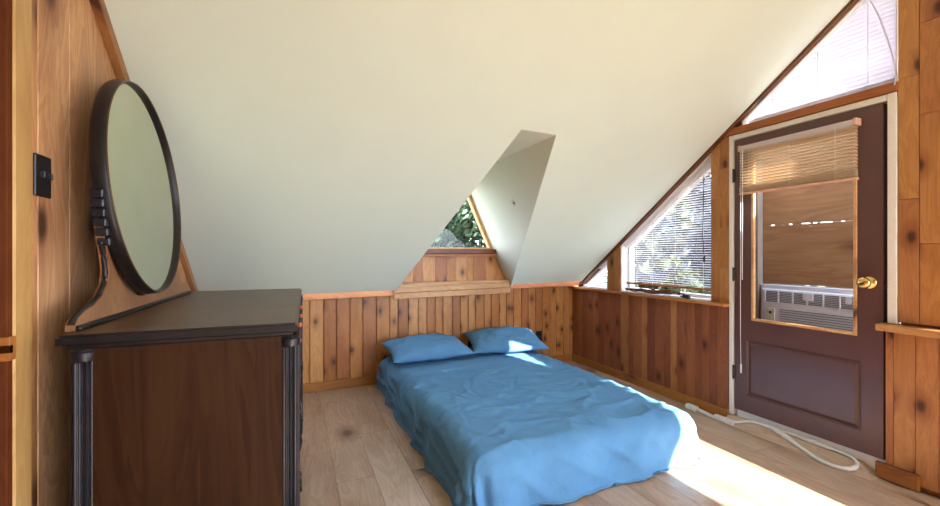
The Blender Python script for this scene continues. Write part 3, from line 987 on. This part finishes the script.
# carved bracket on the near arm
bm = B()
for k in range(6):
    z = 1.175 + k * .028
    yb = mc.y - ma * math.sqrt(max(0, 1 - ((z + .013 - mc.z) / mb) ** 2)) - .012
    box(bm, HX - .020, HX + .014, yb, yb + .022, z, z + .0265, .005, 2)
br = build('bracket', bm, M['drespost'], harp)
# frame
def ellipse_ring(bm, prof, a, b, seg=96):
    rings = []
    for k in range(seg):
        t = 2 * PI * k / seg
        c, s = math.cos(t), math.sin(t)
        nrm = Vector((0, c / a, s / b)).normalized()
        base = mc + Vector((0, a * c, b * s))
        rings.append([bm.verts.new(lean(base + nrm * o + Vector((h, 0, 0)))) for o, h in prof])
    m = len(prof)
    for k in range(seg):
        A, C = rings[k], rings[(k + 1) % seg]
        for i in range(m):
            f = bm.faces.new([A[i], A[(i + 1) % m], C[(i + 1) % m], C[i]]); f.smooth = True
bm = B()
ellipse_ring(bm, [(-.003, .000), (0, .006), (0, .036), (-.003, .041), (-.007, .042), (-.009, .039), (-.010, .035), (-.013, .032), (-.014, .028), (-.014, .000)], ma, mb)
fr = build('mirror_frame', bm, M['dresdark'], DR)
bm = B()
ellipse_ring(bm, [(-.002, .041), (-.004, .0445), (-.007, .043), (-.008, .039)], ma, mb)
build('frame_bead', bm, wood('bead_walnut', ['#6b4a2e', '#644428'], 2, .4, 0), fr)
bm = B()
vs = [bm.verts.new(lean(mc + Vector((.029, (ma - .012) * math.cos(2 * PI * k / 96), (mb - .012) * math.sin(2 * PI * k / 96))))) for k in range(96)]
vb = [bm.verts.new(v.co - Vector((.005, 0, 0))) for v in vs]
bm.faces.new(vs); bm.faces.new(vb[::-1])
for k in range(96): bm.faces.new([vs[k], vs[(k + 1) % 96], vb[(k + 1) % 96], vb[k]])
build('mirror_glass', bm, M['mirror'], fr)

DR.rotation_euler.z = math.radians(-1.5)

# ------------------------------------------------------------------ bed
bm = B()
box(bm, .765, 2.02, 1.75, 3.62, .0, .225, .04, 3)
tag(build('mattress', bm, M['mattress'], smooth=True), 'mattress lying on the floor under the blue duvet', 'mattress')

_r = random.Random(11)
CREASES = []
for _ in range(34):
    cx_, cy_ = _r.uniform(.82, 1.98), _r.uniform(1.75, 3.05)
    an = _r.choice([_r.gauss(.35, .3), _r.gauss(2.2, .35), _r.gauss(1.2, .4)])
    ln = _r.uniform(.10, .34)
    CREASES.append((cx_ - ln * math.cos(an), cy_ - ln * math.sin(an), cx_ + ln * math.cos(an), cy_ + ln * math.sin(an), _r.uniform(.008, .018), _r.uniform(.004, .012)))
def duvet():
    X0, X1, Y0, Y1, top = .800, 2.005, 1.745, 3.64, .262
    r = .11
    st = .0125
    over = .336
    nx = int((X1 - X0 + 2 * over) / st); ny = int((Y1 - Y0 + over) / st)
    bm = B()
    V = {}
    for i in range(nx + 1):
        for j in range(ny + 1):
            x = X0 - over + i * st; y = Y0 - over + j * st
            cx = min(max(x, X0), X1); cy = min(max(y, Y0), Y1)
            dx, dy = x - cx, y - cy
            d = math.hypot(dx, dy)
            # foot corner: cloth bunches rather than sticking out
            if d > 1e-6: nx_, ny_ = dx / d, dy / d
            else: nx_, ny_ = 0, 0
            if dx and dy: d *= 1 - .285 * (2 * abs(dx * dy) / (d * d))
            lim = r * PI / 2
            if d < lim:
                th = d / r; o = r * math.sin(th); z = top - r * (1 - math.cos(th))
            else:
                e = d - lim; o = r + .10 * e; z = top - r - e
            per = (y if abs(nx_) > abs(ny_) else x)
            ang = math.atan2(ny_, nx_) if d > 0 else 0
            side = min(1, max(0, (d - .05) / .16))
            if side > 0:
                ph = per * 16 + ang * 4 + 3.0 * noise.noise(Vector((per * 2.2, ang, 1.3)))
                fold = (math.sin(ph) * .5 + .5) ** 1.6
                fold2 = noise.noise(Vector((per * 9 + d * 7, d * 5, 7.7)))
                o += side * (.026 * fold - .012 + .014 * fold2)
            if z < .008:
                ex = .008 - z
                o += ex * .55; z = .008 + .006 * (1 + noise.noise(Vector((x * 14, y * 14, 3))))
            P = Vector((cx + nx_ * o, cy + ny_ * o, z))
            # wrinkles on the top
            a = max(0, 1 - d / .16)
            q = Vector((x, y, 0))
            w1 = 1 - abs(noise.noise(Vector((x * 1.5 + y * 2.3, y * 4.6 - x * 2.2, 5.1)))) * 2.2
            w2 = 1 - abs(noise.noise(Vector((x * 5.5 + .6 * y, y * 9.5 + 2.0 * x, 2.4)))) * 2.0
            w3 = noise.noise(Vector((x * 1.3, y * 1.1, 9.2)))
            w4 = noise.noise(Vector((x * 16 + y * 6, y * 22 - x * 5, 1.7)))
            hgt = .013 * max(0, w1) ** 4 + .008 * max(0, w2) ** 3 + .016 * w3 + .0025 * w4
            # a few long pull lines towards the near left corner and middle
            u = (x - 1.35) * .55 + (y - 2.35) * .83
            v = -(x - 1.35) * .83 + (y - 2.35) * .55
            hgt += .014 * math.exp(-(v / .30) ** 2) * math.exp(-(u / .30) ** 2) * math.sin(u * 46 + 2.2 * noise.noise(Vector((x * 3, y * 3, 0))) * 2)
            for (ax_, ay_, bx_, by_, wd, am) in CREASES:
                ex_, ey_ = bx_ - ax_, by_ - ay_
                L2 = ex_ * ex_ + ey_ * ey_
                tt = min(1, max(0, ((x - ax_) * ex_ + (y - ay_) * ey_) / L2))
                wob = .02 * noise.noise(Vector((tt * 3, ax_ * 5, by_ * 3)))
                dd = ((x - ax_) * ey_ - (y - ay_) * ex_) / math.sqrt(L2) + wob
                al = max(0, 1 - max(0, math.hypot(x - ax_ - tt * ex_, y - ay_ - tt * ey_) - abs(dd)) / .08)
                hgt += am * math.sin(PI * tt) ** .6 * al * (math.exp(-(dd / wd) ** 2) - .5 * math.exp(-((dd - 2 * wd) / wd) ** 2))
            hgt *= .35 + .65 * min(1, max(0, (3.32 - y) / .5))
            P.z += hgt * max(a, .0)
            if d > .02 and d < .33:
                s2 = min(1, (d - .02) / .1)
                wr = 1 - abs(noise.noise(Vector((x * 4 + z * 6, y * 4 - z * 7, 4.2)))) * 2.2
                P += Vector((nx_, ny_, 0)) * .015 * s2 * max(0, wr) ** 2
            if P.z < .007: P.z = .007
            V[i, j] = bm.verts.new(P)
    for i in range(nx):
        for j in range(ny):
            bm.faces.new([V[i, j], V[i + 1, j], V[i + 1, j + 1], V[i, j + 1]])
    o = build('duvet', bm, M['blue'], smooth=True, recalc=False)
    sm = o.modifiers.new('thick', 'SOLIDIFY'); sm.thickness = .006; sm.offset = -1
    return o
tag(duvet(), 'rumpled blue duvet covering the bed on the floor', 'duvet')

def pillow(loc, size, rot, seed, label):
    a, b, h = size
    r = random.Random(seed)
    bm = B()
    n = 44
    sheets = []
    for sgn in (1, -1):
        G = {}
        for i in range(n + 1):
            for j in range(n + 1):
                u = 2 * i / n - 1; v = 2 * j / n - 1
                if sgn == -1 and (i in (0, n) or j in (0, n)):
                    G[i, j] = sheets[0][i, j]; continue
                pin = 1 - .085 * (1 - u * u) * abs(v) ** 3 ; pin2 = 1 - .085 * (1 - v * v) * abs(u) ** 3
                x = a * u * pin2; y = b * v * pin
                prof = max(0, (1 - abs(u) ** 2.6)) ** .55 * max(0, (1 - abs(v) ** 2.4)) ** .6
                z = sgn * h * prof * (1 if sgn > 0 else .62)
                ed = 1 - prof
                w = noise.noise(Vector((u * 2.2 + seed, v * 2.0, seed)))
                wr = (1 - abs(noise.noise(Vector((u * 3.2 + v * 1.5 + seed, v * 4.5 - u * 2, 3.3)))) * 2.2)
                z += sgn * prof * (.022 * w + .012 * max(0, wr) ** 2) + .005 * noise.noise(Vector((u * 9, v * 7, seed))) * ed
                # gathers from the corners
                z += sgn * .006 * math.sin(math.atan2(abs(v) - 1.05, abs(u) - 1.05) * 22) * ed * prof * 2
                G[i, j] = bm.verts.new((x, y, z))
        sheets.append(G)
    for k, G in enumerate(sheets):
        for i in range(n):
            for j in range(n):
                q = [G[i, j], G[i + 1, j], G[i + 1, j + 1], G[i, j + 1]]
                try: bm.faces.new(q if k == 0 else q[::-1])
                except ValueError: pass
    o = build('pillow', bm, M['blue'], smooth=True)
    o.location = loc; o.rotation_euler = rot
    return tag(o, label, 'pillow', 'blue pillows at the head of the bed')
pillow((1.055, 3.43, .345), (.358, .225, .085), (math.radians(9), 0, math.radians(3)), 2, 'blue pillow at the head of the bed, nearer the dresser')
pillow((1.80, 3.43, .350), (.352, .235, .085), (math.radians(11), 0, math.radians(-10)), 5, 'blue pillow at the head of the bed, nearer the wall outlet')

# ------------------------------------------------------------------ outside
bm = B()
box(bm, -40, 60, -60, 60, -2.9, -2.8)
tag(build('ground', bm, M['ground']), 'woodland ground below the attic windows', 'ground', kind='structure')
def tree(x, y, zc0, rx, rz, n, mat, label, seed, leaf=.11):
    r = random.Random(seed)
    T = empty('tree', (x, y, -2.8), label, 'tree', 'trees outside the windows')
    bm = B()
    tube(bm, [(x, y, -2.8), (x + .1, y, zc0 - rz * .5), (x, y + .1, zc0 + rz * .6)], [.2, .13, .04], 8)
    for k in range(6):
        a = r.uniform(0, 6.28); z = zc0 + r.uniform(-.5, .4) * rz
        tube(bm, [(x, y, z - .3), (x + rx * .7 * math.cos(a), y + rx * .7 * math.sin(a), z + .4)], [.06, .015], 6)
    build('trunk', bm, M['trunk'], T)
    bm = B()
    def G(sd): return max(-1.7 * sd, min(1.7 * sd, r.gauss(0, sd)))
    cl = [(G(.45) * rx, G(.45) * rx, G(.48) * rz) for _ in range(40)]
    for k in range(n):
        c = r.choice(cl)
        p = Vector((x + c[0] + G(.22) * rx * .6, y + c[1] + G(.22) * rx * .6, zc0 + c[2] + G(.2) * rz * .6))
        q = Vector((r.gauss(0, 1), r.gauss(0, 1), r.gauss(0, 1))).normalized()
        s = q.orthogonal().normalized(); t = q.cross(s)
        L = leaf * r.uniform(.6, 1.3)
        bm.faces.new([bm.verts.new(p - s * L), bm.verts.new(p + t * L * .5), bm.verts.new(p + s * L), bm.verts.new(p - t * L * .5)])
    build('foliage', bm, M[mat], T, recalc=False)
tree(3.5, 8.9, 1.6, 2.8, 2.6, 26000, 'leaf_dark', 'dark leafy tree seen through the dormer window', 1, .075)
tree(7.2, 6.9, .6, 1.1, 1.8, 4500, 'leaf_pale', 'yellow-green tree seen through the left part of the large window', 2)
tree(9.3, 4.0, 1.2, 1.2, 3.0, 6000, 'leaf_dark', 'dark green tree seen beside the post of the large window', 3)
tree(8.0, 12.2, 1.2, 1.8, 2.8, 6000, 'leaf_mid', 'green tree seen through the small corner window', 4, .14)
tree(11.5, 8.2, 2.4, 2.6, 4.6, 9000, 'leaf_blue', 'tall blue-grey tree filling the middle of the large window', 6, .2)
tree(15.0, 13.4, 2.6, 2.6, 4.6, 8000, 'leaf_blue', 'tall blue-grey tree far behind the yellow-green one', 8, .2)

# ------------------------------------------------------------------ light
w = bpy.data.worlds.new('World'); sc.world = w; w.use_nodes = True
nt = w.node_tree; bg = nt.nodes['Background']
tcn = nt.nodes.new('ShaderNodeTexCoord'); sep = nt.nodes.new('ShaderNodeSeparateXYZ'); rp = nt.nodes.new('ShaderNodeValToRGB')
nt.links.new(tcn.outputs['Generated'], sep.inputs[0]); nt.links.new(sep.outputs[2], rp.inputs[0])
rp.color_ramp.elements[0].position = 0; rp.color_ramp.elements[0].color = rgb('#dde9fa')
rp.color_ramp.elements[1].position = .8; rp.color_ramp.elements[1].color = rgb('#b6ccec')
nt.links.new(rp.outputs[0], bg.inputs[0]); bg.inputs[1].default_value = 7.0
sun = bpy.data.lights.new('sun', 'SUN'); so = bpy.data.objects.new('sun', sun); COL.objects.link(so)
sd = Vector((-.6, 1.7, -1))
so.rotation_euler = sd.to_track_quat('-Z', 'Y').to_euler()
sun.energy = 12; sun.angle = .009; sun.color = (1, .96, .9)

# ------------------------------------------------------------------ camera
cam = bpy.data.cameras.new('camera'); co = bpy.data.objects.new('camera', cam); COL.objects.link(co)
co.location = (0, 0, 1.15)
co.rotation_euler = (PI / 2, 0, -math.radians(22.95))
cam.sensor_width = 36; cam.lens = 418 / 940 * 36
cam.shift_y = 1 / 940
cam.clip_start = .02
sc.camera = co
sc.view_settings.view_transform = 'Standard'; sc.view_settings.look = 'None'
sc.view_settings.gamma = 1; sc.view_settings.use_curve_mapping = False
sc.view_settings.exposure = 1.52
